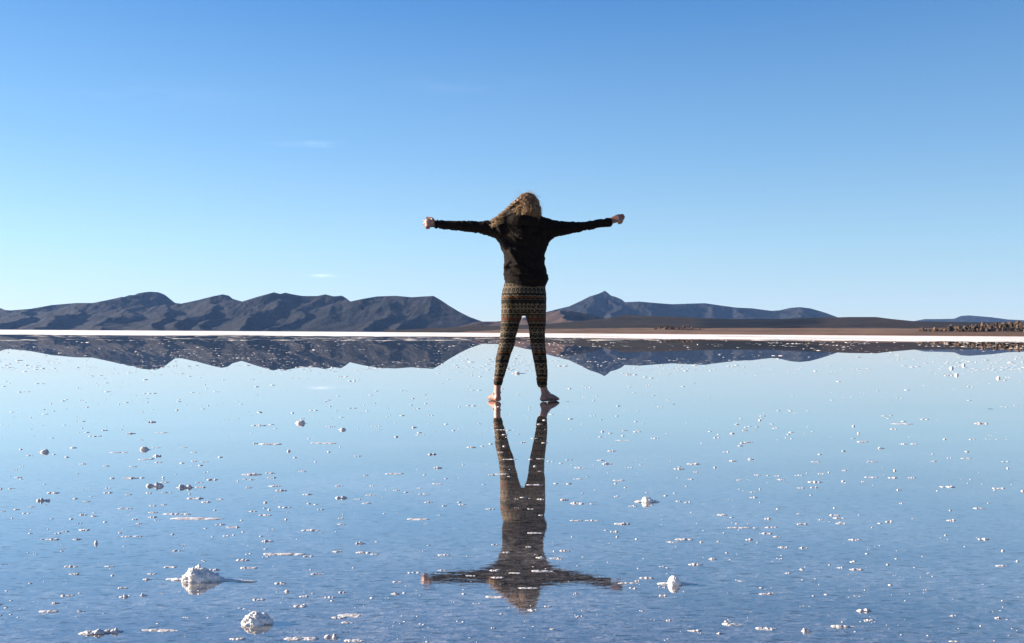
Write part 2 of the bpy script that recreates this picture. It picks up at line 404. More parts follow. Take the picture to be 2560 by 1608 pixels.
# shore plain: long gentle apron
u = np.linspace(pu(900), pu(3100), 560); d = np.geomspace(560, 3200, 110)
D, Ug = np.meshgrid(d, u, indexing='ij'); X = D * Ug; Y = D
pxg = W0 / 2 + Ug * F
edge = np.interp(pxg, [900, 1060, 1180, 1320, 1500, 1900, 2560, 3100], [3300, 3000, 2000, 1500, 1150, 880, 640, 560]) * (1 + .03 * fbm(X / 120, Y / 400, 0, 4, 2))
e = np.maximum(D - edge, 0)
Z = np.where(D > edge, .25 + e * .0115 + 1.6 * np.clip(e / 300, 0, 1) * (fbm(X / 70, Y / 160, 0, 5, 8) + .2), -2.0)
V = np.stack([X, Y, Z], -1).reshape(-1, 3)
me = mesh('shore', V, (lambda I: np.stack([I, I + 1, I + len(u) + 1, I + len(u)], 1))((np.arange(len(d) - 1)[:, None] * len(u) + np.arange(len(u) - 1)[None]).ravel()))
n = fbm(X / 200, Y / 500, 0, 5, 44).ravel(); n2 = fbm(X / 60, Y / 90, 0, 5, 45).ravel()
t = np.clip(.5 + .9 * n + .5 * n2, 0, 1)[:, None]; near = np.exp(-(e.ravel()) / 45)[:, None]
c = np.array([.21, .135, .088]) * t + np.array([.10, .060, .040]) * (1 - t)
c = c * (1 - near) + np.array([.16, .075, .045]) * near
setcol(me, c)
tag(link('shore', me, M_SHORE), 'rust brown earth shore rising from the salt flat', kind='structure')

# ---- rocky outcrops
M_ROCK = rock_mat('outcrop_rock', [(.35, (.035, .021, .015)), (.5, (.09, .055, .038)), (.66, (.18, .115, .078))], .25, .5)
M_DARK = rock_mat('dark_scrub', [(.35, (.018, .014, .010)), (.5, (.035, .026, .018)), (.66, (.06, .045, .03))], .3, .4)
def ico(sub):
    bm = bmesh.new(); bmesh.ops.create_icosphere(bm, subdivisions=sub, radius=1)
    V = np.array([v.co[:] for v in bm.verts]); Fc = np.array([[v.index for v in f.verts] for f in bm.faces]); bm.free(); return V, Fc
ICO = {k: ico(k) for k in (1, 2, 3, 4, 5)}
# ------------------------------------------------------------------ haze
bpyv = [(-16000, -15000, -1.5), (16000, -15000, -1.5), (16000, 16500, -1.5), (-16000, 16500, -1.5)]
bz = 640
hv = bpyv + [(x, y, bz) for x, y, _ in bpyv]
hm = mesh('haze', hv, [(0,3,2,1), (4,5,6,7), (0,1,5,4), (1,2,6,5), (2,3,7,6), (3,0,4,7)], smooth=False)
m = bpy.data.materials.new('haze'); m.use_nodes = True; nt = m.node_tree; nt.nodes.remove(nt.nodes['Principled BSDF'])
pv = N(nt, 'ShaderNodeVolumePrincipled'); pv.inputs['Color'].default_value = (.25, .48, 1.0, 1); pv.inputs['Density'].default_value = HAZE = 1.25e-5
pv.inputs['Anisotropy'].default_value = 0.0
nt.links.new(pv.outputs[0], nt.nodes['Material Output'].inputs['Volume'])
hz = link('haze', hm, m); tag(hz, 'thin blue haze of the distant air', kind='stuff')

# ------------------------------------------------------------------ salt lumps
# each: (column, row, width, height) read in a 0.4019-scale crop of the photo
Lc = [
(560,1450,150,50),(700,1440,100,50),(985,1435,200,25),(1870,1485,200,40),(2060,1470,90,60),(1470,1488,90,20),(2110,1355,80,20),(1860,1283,80,25),(1605,1243,80,20),(1890,1222,60,20),(2050,1228,60,20),(1785,1188,30,35),(1740,1140,75,25),(1970,1083,70,20),(2130,1195,50,25),
(765,1220,60,45),(890,1212,45,35),(760,1170,60,18),(410,1218,80,20),(340,1262,45,30),(295,1318,120,22),(500,1312,45,25),(190,1140,30,15),(700,1090,20,15),(460,1082,60,20),(440,1036,70,22),(675,1036,60,12),(920,1115,60,30),(940,1082,60,15),(1330,1057,70,25),(1060,1040,80,15),(1540,1045,100,22),(1510,995,80,25),(1760,960,230,28),(1920,972,60,18),(1660,877,70,30),(1095,937,50,20),(2095,943,60,18),(595,888,20,40),(475,865,50,25),(320,866,70,25),(265,866,30,12),(520,808,80,18),(405,818,50,14),(745,825,25,18),(780,850,60,12),(860,848,60,15),(1075,835,25,12),(1930,811,100,20),(1450,792,80,20),(1370,775,60,15),(860,768,40,18),(840,742,35,18),(495,767,30,12),(445,740,35,10),(655,758,25,10),(1220,741,310,20),(945,728,50,20),(1060,710,100,16),(1150,710,70,16),(950,700,60,14),(520,713,45,20),(585,722,50,18),(1650,716,80,16),(1570,693,50,14),(1780,742,20,16),(1675,682,20,12),(1995,680,40,14),(2120,735,40,16),(2120,772,50,12),(1920,643,25,20),(1650,637,25,14),(1285,634,60,18),(1365,617,45,14),(1210,612,90,22),(1015,650,40,14),(950,657,45,16),(770,675,70,14),(815,675,30,14),(265,622,70,40),(100,680,35,16),(195,665,50,12),(540,632,55,12),(470,613,30,10),(330,577,80,22),(800,587,40,14),(675,577,55,14),(670,548,40,12),(925,578,40,16),(1025,575,40,14),(960,530,100,50),(1015,512,60,12),(1150,540,110,45),(1245,543,70,16),(1550,545,40,14),(1705,535,80,18),(1750,562,70,22),(1915,587,60,16),(2120,605,60,40),(2110,535,50,12),(1240,514,50,10),(1320,495,60,20),(1480,503,15,20),(1570,462,110,26),(1560,495,40,16),(1680,455,60,14),(1690,483,50,16),(810,485,80,22),(695,485,35,20),(1015,480,20,16),(885,484,35,8),(110,482,50,12),(70,551,40,10),(5,552,20,14),
(1370,355,30,10),(1270,385,45,8),(1250,406,35,10),(1205,380,40,10),(1135,392,35,8),(985,388,50,12),(975,345,55,35),(890,370,80,10),(945,365,30,10),(895,303,55,40),(970,297,50,8),(1140,295,45,8),(1205,325,40,12),(730,327,100,10),(275,320,55,35),(185,345,40,14),(335,338,20,8),(415,355,35,8),(130,307,30,8),(455,297,45,8),(510,398,50,12),(660,410,40,12),(830,415,45,10),(1000,204,80,8),(810,207,55,22),(940,135,50,25),(1870,140,60,40),(1615,158,90,14),(2010,270,140,8),(1670,275,140,14),(1590,268,30,20),(1795,315,25,30),(1835,358,25,10),(1880,445,45,10),(1965,384,20,10),(2045,322,25,10),(2125,180,30,35),(2055,166,60,10),(1610,75,35,10),(1820,80,20,10)]
Rc = [
(45,1108,80,22),(145,1218,55,25),(185,1370,40,30),(340,1437,80,22),(500,1452,50,25),(550,1378,50,15),(580,1398,120,25),(790,1425,110,25),(1037,1435,65,40),(1275,1408,150,45),(1400,1312,90,30),(1425,1370,60,18),(1960,1503,60,14),(2230,1355,40,25),(1950,1343,40,20),(2120,1405,15,12),(1650,1248,15,10),(2255,1248,15,10),(1775,1180,25,15),(800,1205,100,30),(1078,1217,20,14),(755,1168,30,8),(1350,1053,90,28),(1245,1043,45,18),(1180,1024,20,12),(1010,1053,35,20),(920,1077,40,14),(1540,1023,20,14),(2260,1032,70,18),(2350,1002,20,20),(2260,937,25,25),(2140,865,65,25),(1340,870,80,18),(1900,840,15,15),(1020,920,50,22),(895,917,65,16),(455,988,55,28),(350,1023,95,25),(540,950,20,12),(270,868,100,20),(205,884,70,16),(380,883,20,14),(488,880,25,18),(685,868,50,25),(730,885,15,14),(790,830,70,20),(855,850,45,18),(620,795,130,16),(720,795,35,16),(820,793,70,14),(800,738,45,22),(518,715,65,16),(1010,772,60,18),(1125,745,30,14),(1210,717,60,18),(1240,735,70,16),(1255,768,60,16),(1210,672,15,10),(1445,792,15,10),(1555,756,45,22),(1940,748,60,22),(1930,685,20,12),(2115,674,70,16),(1630,643,30,14),(1615,558,35,20),(1920,540,80,20),(2240,550,75,14),(2380,565,25,14),(705,573,40,16),(708,606,55,14),(745,553,10,16),(1085,543,45,20),(1100,510,90,20),(1005,547,45,12),(1130,458,35,16),(1175,448,15,16),(1265,505,25,14),(1275,437,35,14),(1585,437,15,16),(1580,483,60,16),(1445,482,90,10),(1695,483,50,14),(2288,423,15,18),(875,495,45,12),(860,472,40,10),(730,467,45,10),(620,498,40,10),(315,493,40,14),(350,447,30,14),(245,428,60,18),(340,397,80,22),(467,418,20,20),(580,378,50,18),(690,365,40,30),(535,322,45,16),(625,285,40,8),(680,262,50,14),(640,268,40,16),(1100,385,65,10),(1450,385,65,12),(1830,380,35,12),(2030,363,60,10),(1505,298,45,22),(1265,316,30,12),(1120,337,35,10),(1390,260,75,14),(1640,273,50,12),(1708,273,45,10),(1895,243,25,14),(2035,320,30,10),(2070,245,50,10),(2130,145,75,20),(1580,180,35,14),(1640,150,140,10),(1358,205,15,20),(1328,162,20,14),(945,200,40,14),(655,188,35,16),(605,150,30,18),(745,125,20,14),(765,98,35,14),(820,147,20,12),(575,208,35,10),(95,238,50,12)]
Mc = [
(40,168,40,25),(75,217,65,8),(155,335,50,30),(185,420,45,30),(390,293,60,16),(460,287,30,14),(580,185,55,8),(600,215,45,8),(598,287,20,12),(575,325,40,10),(628,370,85,8),(820,150,40,8),(850,125,35,10),(850,266,40,8),(765,368,30,8),(822,366,50,8),(790,410,25,14),(520,465,40,16),(580,462,90,8),(630,475,35,12),(795,527,100,18),(715,606,50,6),(825,617,50,16),(765,678,40,10),(825,716,30,14),(785,829,90,10),(545,900,50,16),(755,914,40,12),(610,948,50,10),(225,965,80,16),(825,980,65,22),(915,985,60,14),(945,990,40,12),(975,938,60,20),(910,940,20,14),(840,1065,140,25),(540,1060,60,20),(660,1078,70,8),(555,1106,80,12),(390,1095,60,8),(215,1060,60,14),(745,1170,110,18),(540,1230,120,10),(785,1308,80,22),(870,1285,50,12),(1045,1205,35,30),(1375,1140,120,18),(1425,1125,30,25),(1415,1172,30,24),(535,1418,30,22),(900,1425,35,22),(120,1503,25,14),(1340,770,90,25),(1285,817,45,25),(1300,850,20,16),(1020,850,15,16),(1050,750,70,16),(1150,750,75,12),(1050,642,85,25),(975,620,55,22),(1145,645,30,16),(1400,660,50,16),(1310,500,75,12),(1060,492,65,8),(920,519,45,8),(1000,521,40,8),(1070,422,70,12),(1270,317,50,14),(1205,375,50,12),(1240,395,60,25),(1210,195,20,16),(1350,190,35,12),(1335,252,90,6),(1310,35,25,20),(1010,117,35,8),(60,745,130,10),(125,635,50,18),(225,657,30,18),(340,650,60,12),(320,635,30,8),(100,585,60,10),(185,522,60,10),(70,548,40,10),(510,678,60,14),(280,188,25,16),(720,262,30,20),(515,273,25,6)]
Gc = [(170,950,90,20),(240,960,60,12),(380,1132,60,16),(38,1200,40,24),(365,1205,55,26),(70,1385,70,20),(80,1345,150,12),(150,890,60,30),(20,605,60,32),(40,180,40,40),(140,348,45,12),(375,228,28,12),(110,1500,120,20),(290,600,10,6),(210,592,60,10),(230,534,50,8),(135,618,45,10),(185,642,60,14),(195,468,40,12),(365,460,110,12),(375,562,40,10),(435,573,30,10),(520,548,40,12)]
items = []
for lst, ox in ((Lc, 0), (Rc, 1600), (Mc, 1020), (Gc, 840)):
    for (a, b_, w_, h_) in lst:
        px = ox + a * .4019; py = 1000 + b_ * .4019
        if lst is Gc and px > 1015: continue
        items.append([px, py, w_ * .4019, h_ * .4019])
def lump_mesh(name, w_, dpt, h_, seed, sub=3, tail=None, rough=.28, long_=False, own=False):
    """crumbly mound of salt, one or several fused knobs; base a little below z = 0"""
    r = random.Random(seed)
    parts = []
    if own: pass
    elif w_ / max(h_, 1e-4) > 3.2 or long_:
        nk = 4 + int(min(6, w_ / max(h_, 1e-4) / 2))
        parts.append((0, 0, w_ / 2 * .95, dpt * .42, h_ * .22))
        for i in range(nk):
            t = r.uniform(-1, 1); hh = h_ * r.uniform(.25, .8)
            parts.append((t * w_ / 2 * .8, r.uniform(-.3, .3) * dpt * .5, w_ * r.uniform(.09, .24), dpt * r.uniform(.2, .42), hh))
        t = r.uniform(-.6, .6); parts.append((t * w_ / 2, 0, w_ * r.uniform(.09, .16), dpt * .35, h_))
    else:
        parts.append((0, 0, w_ / 2 * .9, dpt / 2, h_))
        for i in range(2):
            parts.append((r.uniform(-.6, .6) * w_ / 2, r.uniform(-.4, .3) * dpt / 2, w_ * .28, dpt * .28, h_ * r.uniform(.4, .8)))
        parts.append((r.uniform(-.2, .2) * w_, 0, w_ * .62, dpt * .4, h_ * .10))
    if tail: parts += tail
    VV, FF, off = [], [], 0
    for i, (x, y, rx, ry, hh) in enumerate(parts):
        v, f = ICO[sub]
        s_ = 1.0
        nn = fbm(v[:, 0] * 2.3 + seed * 3.7 + i, v[:, 1] * 2.3, v[:, 2] * 2.3, 5, seed % 97, .6)
        q = v * (1 + rough * nn)[:, None] * np.array([rx, ry, hh])
        q[:, 2] = np.where(q[:, 2] < -.25 * hh, -.25 * hh, q[:, 2])
        q += np.array([x, y, 0])
        VV.append(q); FF.append(f + off); off += len(q)
    return mesh(name, np.concatenate(VV), np.concatenate(FF))
def place(px, py, wpx, hpx, seed, sub, name, label, cat, group=None, tall=.5, tail=None, material=None, rough=.28, deep=None, own=False):
    """px,py = middle of the mark in the photo; its waterline sits below the middle"""
    by = py + hpx * .18
    X, Y, _ = on_ground(px, by)
    mpp = Y / F
    wm = wpx * mpp; hm_ = hpx * mpp * tall
    dm = deep * mpp if deep else min(max(wm * .45, hm_ * 1.1), wm * .9)
    tl = None
    if tail: tl = [(a * mpp, b_ * mpp, c_ * mpp, d_ * mpp, e_ * mpp) for a, b_, c_, d_, e_ in tail]
    me = lump_mesh(name, wm, dm, hm_, seed, sub, tl, rough, own=own)
    o = link(name, me, material or M_SALT); o.location = (X, Y + dm * .3, 0.0)
    tag(o, label, cat, group); return o
# the large knobs, each singled out
big = [
 # px, py, w, h, roughness, label, knobs (x, y, half width, half depth, height in photo pixels)
 (497, 1455, 104, 66, .45, 'largest jagged white salt mound with flat crust tails, lower left of the water',
    [(-12, 0, 27, 20, 33), (4, 3, 26, 20, 29), (-30, -2, 15, 14, 20), (24, 4, 25, 16, 18), (42, 5, 18, 10, 8), (4, -12, 15, 10, 20), (-8, 6, 14, 12, 35),
     (-54, 4, 22, 8, 4), (-76, 8, 14, 6, 2), (62, 2, 22, 7, 3.5), (98, -4, 22, 6, 3), (124, -9, 18, 6, 3)]),
 (640, 1561, 72, 46, .42, 'rounded lumpy salt knob below and right of the largest salt mound',
    [(-6, 0, 27, 20, 27), (-24, -4, 13, 12, 16), (14, 2, 20, 16, 22), (27, 0, 13, 12, 13), (2, -10, 16, 10, 14)]),
 (1686, 1462, 32, 42, .16, 'tall egg shaped white salt knob right of the reflected hand', [(0, 0, 16, 14, 21), (4, -2, 14, 12, 13), (-24, 3, 18, 8, 3), (26, 4, 18, 8, 3.5), (46, 2, 14, 6, 2.5)]),
 (1618, 1256, 34, 20, .3, 'white salt knob with flat wings, halfway down on the right of the reflection', [(0, 0, 14, 10, 13), (7, 0, 12, 8, 8), (-18, 2, 12, 7, 3), (20, 2, 11, 7, 3.5)]),
]
for i, (px, py, wpx, hpx, rg, lab, tail) in enumerate(big):
    place(px, py, wpx, 1, 301 + i, 5 if i < 3 else 4, 'salt_mound', lab, 'salt mound', None, .62, tail, rough=rg, own=True)
special = {
 (1150,540): 'salt knob with a dark trailing edge, left of centre, right neighbour of a similar knob',
 (960,530): 'salt knob just left of the salt knob with a dark trailing edge',
 (265,622): 'small pointed salt knob standing alone near the left edge, halfway down the water',
 (1870,140): 'lone round white salt knob far out to the left of the feet',
 (2125,180): 'upright white salt knob far out, right of the lone round one',
 (895,303): 'small shaded salt knob left of centre, nearer than the lone round one',
 (275,320): 'small salt knob by the left edge, far out on the water',
 (595,888): 'narrow upright sliver of salt standing on the left of the water',
 (560,1450): 'crumbly salt heap at the bottom left, left half of a touching pair',
 (700,1440): 'crumbly salt heap at the bottom left, right half of a touching pair',
 (985,1435): 'long low salt strip at the bottom left beside a pair of salt heaps',
 (1870,1485): 'crumbly salt bar on the bottom edge right of the rounded salt knob',
 (1760,960): 'long salt strip with a raised right end above the rounded salt knob',
 (1220,741): 'longest thin salt strip on the left half of the water',
}
specialR = {
 (1275,1408): 'thick double salt block near the bottom edge, right of centre',
 (1037,1435): 'rounded salt block left of the thick double salt block at the bottom',
 (800,1205): 'low oval salt patch right of the tall egg shaped salt knob',
 (1350,1053): 'squared salt bar above the thick double block',
 (1400,1312): 'low pale salt cake just above the thick double block',
 (620,795): 'long narrow salt bar on the right side of the water, above the low oval patch',
}
specialM = {(840,1065): 'elongated white salt patch lying across the reflected shoulders',
 (795,527): 'elongated white salt patch lying across the reflected right thigh',
 (1375,1140): 'flat salt bar touching the reflected right hand',
 (745,1170): 'thin salt patch lying on the reflected hair'}
def key_special(it, lst_id):
    return None
names = {}
for D_, ox in ((special, 0), (specialR, 1600), (specialM, 1020)):
    for (a, b_), lab in D_.items(): names[(round(ox + a * .4019, 1), round(1000 + b_ * .4019, 1))] = lab
items.sort(key=lambda t: -(t[2] * t[3]))
seen = []; count = 0; rest = []
for i, (px, py, wpx, hpx) in enumerate(items):
    k = (round(px, 1), round(py, 1)); lab = names.get(k)
    if any(abs(px - q[0]) < 8 and abs(py - q[1]) < 4 for q in seen): continue
    seen.append((px, py))
    sub = 4 if wpx > 45 else (3 if wpx > 18 else 2)
    sep_ = 1.0
    if lab:
        place(px, py, wpx, hpx, 500 + i, max(sub, 3), 'salt_chunk', lab, 'salt chunk', None, .5 if wpx / hpx < 3.2 else .26, material=M_CRUST, rough=.4, deep=None if wpx / hpx < 3.2 else wpx * .28)
    elif count < 285:
        count += 1
        if wpx / hpx > 4.2:
            place(px, py, wpx, hpx, 500 + i, sub, 'salt_strip', 'short thin strip of white salt crust lying flat on the water', 'salt strip', 'thin salt strips on the water', .34, material=M_CRUST, rough=.4)
        else:
            place(px, py, wpx, hpx, 500 + i, sub, 'salt_chunk', 'small low chunk of white salt poking out of the shallow water', 'salt chunk', 'small salt chunks scattered over the water', .36, material=M_CRUST, rough=.4)
    else: rest.append((px, py, wpx, hpx))
# the uncountable crumbs and far flecks
VV, FF, off = [], [], 0
v1, f1 = ICO[1]
def crumb(X, Y, wm, dm, hm_, r):
    global off
    q = v1 * (1 + r.normal(0, .18, len(v1)))[:, None] * np.array([wm / 2, dm / 2, hm_]) + np.array([X, Y, 0])
    VV.append(q); FF.append(f1 + off); off += len(q)
for (px, py, wpx, hpx) in rest:
    X, Y, _ = on_ground(px, py + hpx * .2); m_ = Y / F; crumb(X, Y, wpx * m_, wpx * m_ * .6, hpx * m_ * .5, rng)
def scatter(n, y0, y1, wlo, whi, hlo, hhi, pw=2.2, margin=500):
    for _ in range(n):
        py = rng.uniform(y0, y1); px = rng.uniform(-margin, W0 + margin)
        cl_ = vnoise(px / 140, py / 26, 0, 3)
        if rng.random() > .55 + .6 * cl_: continue
        X, Y, _z = on_ground(px, py); m_ = Y / F
        wpx = wlo + (whi - wlo) * rng.random()**pw; hpx = (hlo + (hhi - hlo) * rng.random()**2)
        k = 1 if rng.random() < .8 else rng.integers(2, 4)
        for j in range(k):
            dep = min(wpx * m_ * .8, hpx * Y / HC * m_ * 1.2)
            crumb(X + (j * wpx * .8 + rng.normal() * 2) * m_, Y + rng.normal() * m_ * 3, wpx * m_, max(dep, wpx * m_ * .25), hpx * m_ * .5, rng)
scatter(420, 1000, 1700, 3, 15, 1.5, 4.5)
scatter(1100, 1150, 1700, 3, 12, 1.0, 2.8)
scatter(1300, 905, 1100, 3, 16, .9, 2.6)
scatter(950, 852, 925, 4, 18, .8, 2.2)
scatter(50, 850, 905, 2, 4, 1.5, 3., 2)
scatter(3200, 843, 935, 3, 16, .25, .7, 1.5)
scatter(700, 839, 852, 20, 120, .3, .8, 1.5)
tag(link('salt_specks', mesh('salt_specks', np.concatenate(VV), np.concatenate(FF)), M_SPECK), 'countless tiny crumbs and flecks of salt dotting the water', kind='stuff')
# four round far knobs on the right
for i, (zx, zy, q) in enumerate(((1750, 658, 'leftmost'), (1860, 632, 'farthest'), (1798, 720, 'nearest'), (2180, 748, 'rightmost'))):
    px, py = 1900 + zx * .2741, 740 + zy * .2741
    place(px, py, 9, 7, 900 + i, 3, 'salt_pebble', '%s of four tiny round white salt knobs far out at the right' % q, 'salt knob', 'four tiny round salt knobs', .8)
px, py = 1200 + 405 * .2313, 680 + 1093 * .2313
place(px, py, 14, 6, 920, 3, 'salt_pebble', 'dark backed little salt knob seen between the legs', 'salt knob', None, .8, [(-8, 0, 6, 3, 1), (12, 0, 8, 3, 1)])

# ------------------------------------------------------------------ the person
FX, FY = 1308.0, 1004.0
gx, gy, _ = on_ground(FX, FY)
PS = gy / F
DBG = dict(gx=gx, gy=gy)
root = bpy.data.objects.new('person', None); COL.objects.link(root); root.location = (gx, gy, 0)
tag(root, 'barefoot person seen from behind with arms spread wide, black hooded jacket and patterned leggings', 'person')
def P(px, py, y=0.0):
    dx, dy = px - FX, py - FY
    k = (gy + y) / gy
    return np.array([(dx + dy * ROLL) * PS * k + gx * (k - 1), y, (-dy + dx * ROLL) * PS * k + (k - 1) * HC * 0])
def tube(path, rad, n=20, up=(0, 0, 1), cap=True):
    """path of points, rad of (ra, rb): ra along the side axis, rb along the up-ish axis. closed manifold."""
    path = [np.asarray(p, float) for p in path]; rad = [(r, r) if np.isscalar(r) else r for r in rad]
    # refine
    m_ = len(path); tt = np.linspace(0, m_ - 1, (m_ - 1) * 6 + 1)
    def cr(A):
        A = np.array(A, float); out = []
        for t in tt:
            i = min(int(t), m_ - 2); f = t - i
            p0 = A[max(i - 1, 0)]; p1 = A[i]; p2 = A[i + 1]; p3 = A[min(i + 2, m_ - 1)]
            out.append(.5 * ((2 * p1) + (-p0 + p2) * f + (2 * p0 - 5 * p1 + 4 * p2 - p3) * f * f + (-p0 + 3 * p1 - 3 * p2 + p3) * f**3))
        return np.array(out)
    C, Rd = cr(path), np.maximum(cr(rad), .0005)
    up = np.array(up, float); rings = []
    T = np.gradient(C, axis=0); T /= np.linalg.norm(T, axis=1)[:, None]
    def ring(c, t, ra, rb):
        s = np.cross(t, up); s /= np.linalg.norm(s); b_ = np.cross(s, t)
        a = np.linspace(0, 2 * np.pi, n, endpoint=False)
        return c + np.outer(np.cos(a) * ra, s) + np.outer(np.sin(a) * rb, b_)
    k = min(Rd[0]) * .8
    for q in (.15, .6, .9): rings.append(ring(C[0] - T[0] * k * (1 - q)**.5 * .9, T[0], Rd[0][0] * math.sqrt(q), Rd[0][1] * math.sqrt(q)))
    for c, t, r_ in zip(C, T, Rd): rings.append(ring(c, t, *r_))
    k = min(Rd[-1]) * .8
    for q in (.9, .6, .15): rings.append(ring(C[-1] + T[-1] * k * (1 - q)**.5 * .9, T[-1], Rd[-1][0] * math.sqrt(q), Rd[-1][1] * math.sqrt(q)))
    V = np.concatenate(rings); nr = len(rings); Fc = []
    for i in range(nr - 1):
        for j in range(n):
            a_, b2 = i * n + j, i * n + (j + 1) % n
            Fc.append((a_, b2, b2 + n, a_ + n))
    V = np.concatenate([V, [rings[0].mean(0)], [rings[-1].mean(0)]])
    z0, z1 = nr * n, nr * n + 1
    for j in range(n):
        Fc.append((z0, (j + 1) % n, j)); Fc.append((z1, (nr - 1) * n + j, (nr - 1) * n + (j + 1) % n))
    return V, Fc
def ell(c, r, rot=None, sub=4):
    v, f = ICO[sub]; q = v * np.array(r)
    if rot is not None: q = q @ np.array(Euler(rot).to_matrix()).T
    return q + np.array(c), [tuple(x) for x in f]
def fuse(name, pieces, voxel, smooth=4, factor=.5):
    VV, FF, off = [], [], 0
    for v, f in pieces:
        VV.append(v); FF += [tuple(int(i) + off for i in q) for q in f]; off += len(v)
    me = bpy.data.meshes.new(name); me.from_pydata([tuple(map(float, x)) for x in np.concatenate(VV)], [], FF); me.update()
    bm = bmesh.new(); bm.from_mesh(me); bmesh.ops.recalc_face_normals(bm, faces=bm.faces[:]); bm.to_mesh(me); bm.free()
    o = bpy.data.objects.new(name, me); COL.objects.link(o)
    md = o.modifiers.new('r', 'REMESH'); md.mode = 'VOXEL'; md.voxel_size = voxel; md.use_smooth_shade = True
    if smooth:
        ms = o.modifiers.new('s', 'SMOOTH'); ms.factor = factor; ms.iterations = smooth
    dg = bpy.context.evaluated_depsgraph_get(); dg.update()
    res = bpy.data.meshes.new_from_object(o.evaluated_get(dg))
    bpy.data.objects.remove(o); bpy.data.meshes.remove(me)
    res.name = name
    res.polygons.foreach_set('use_smooth', [True] * len(res.polygons))
    return res

def outcrop(label, x0, x1, D0, D1, n, hmin, hmax, crest, seed):
    r = random.Random(seed)
    px0, _ = c4((x0, 0)); px1, _ = c4((x1, 0))
    Da = (D0 + D1) / 2
    cx = (pu(px0) + pu(px1)) / 2 * Da
    root = bpy.data.objects.new('rock_outcrop', None); COL.objects.link(root); root.location = (cx, Da, 0)
    tag(root, label, 'rock outcrop')
    for nm, mt, cnt, big in (('boulder_cluster', M_ROCK, n, 1.0), ('scrub_cover', M_DARK, int(n * 1.3), 1.0)):
        VV, FF, off = [], [], 0
        for i in range(cnt):
            t = r.random(); px = px0 + (px1 - px0) * t
            D = r.uniform(D0, D1)
            top = crest(t)                       # height available above plain, metres
            zc = (r.random()**1.2) * top
            h = (hmin * .7 + (hmax * 1.5 - hmin * .7) * r.random()**2.6) * big
            v, f = ICO[2]
            sc = np.array([h * r.uniform(.35, .9), h * r.uniform(.5, 1), h * r.uniform(.6, 1.3)])
            nn = fbm(v[:, 0] * 1.3 + i * 7.1, v[:, 1] * 1.3, v[:, 2] * 1.3, 3, seed)
            q = np.round(v * 2.2 + r.random()) / 2.2 * .35 + v * .65
            q = q * (1 + .45 * nn)[:, None] * sc
            a = r.uniform(-.5, .5); q = q @ np.array([[math.cos(a), 0, math.sin(a)], [0, 1, 0], [-math.sin(a), 0, math.cos(a)]])
            q += np.array([pu(px) * D - cx, D - Da, 5 + zc - (0 if nm == 'boulder_cluster' else h * .1)])
            VV.append(q); FF.append(f)
        v, f = ICO[4]
        L = abs(pu(px1) - pu(px0)) * Da
        hh_ = crest(.6) * .62
        VV.append(v * np.array([L * .55, (D1 - D0) * .5, hh_]) + np.array([L * (.12 if x0 > 1500 else 0), 0, 4.0])); FF.append(f)
        fm = fuse(nm, [(a_, b2) for a_, b2 in zip(VV, FF)], .55, 0)
        fm.polygons.foreach_set('use_smooth', [False] * len(fm.polygons))
        link(nm, fm, mt, root)
outcrop('tumbled rocky outcrop of tan boulders at the far right of the shore', 1900, 2560, 1050, 1250, 520, .9, 2.6, lambda t: 1.5 + 12 * min(1, t * 1.4)**1.2, 5)
outcrop('small scattered outcrop of tan rocks near the middle of the right shore', 610, 900, 1700, 1900, 170, .9, 2.2, lambda t: 2 + 11 * math.sin(math.pi * min(1, .15 + t))**.7 if t < .85 else 3, 6)

# --- key body points
def mid(px, top, bot): return P(px, (top + bot) / 2)
def rr(top, bot): return (bot - top) / 2 * PS
larm = [(1268,546,604),(1246,548,598),(1221,551,589),(1197,553,583),(1175,552.5,581),(1152,552,579),(1130,552,576),(1107,551,572.5),(1089,549.5,571)]
rarm = [(1352,546,602),(1380,549,594),(1408,553.5,589),(1444,555,581),(1466,553,577),(1488,549.7,572.5),(1508,547,569),(1524,544.5,565.5)]
lleg = [(735,1256,1309),(775,1253,1308.5),(803,1252.5,1300),(837,1251,1291),(858,1248,1287),(879,1243.5,1278.6),(900,1239,1272.5),(930,1237,1264),(957,1233.5,1256)]
rleg = [(735,1309,1366),(775,1310.5,1366),(809,1320,1365),(837,1323.7,1362.3),(865,1327,1363.5),(900,1334,1367),(934,1340,1369),(962,1343.4,1367.7)]
tors = [(709,1263,1365),(698,1262,1368.5),(684,1261,1366.5),(651,1260,1362.5),(617,1256,1364.5),(600,1252,1368),(580,1248,1372),(562,1250,1370),(548,1262,1358)]
def legy(py): return float(np.interp(py, [735, 800, 860, 900, 960, 1000], [0.0, .0, -.005, -.02, -.005, 0]))   # depth sway of the leg: knee fore, calf aft
def bodyy(py): return float(np.interp(py, [540, 600, 650, 700, 740, 775], [.01, -.005, .01, .0, -.015, -.01]))

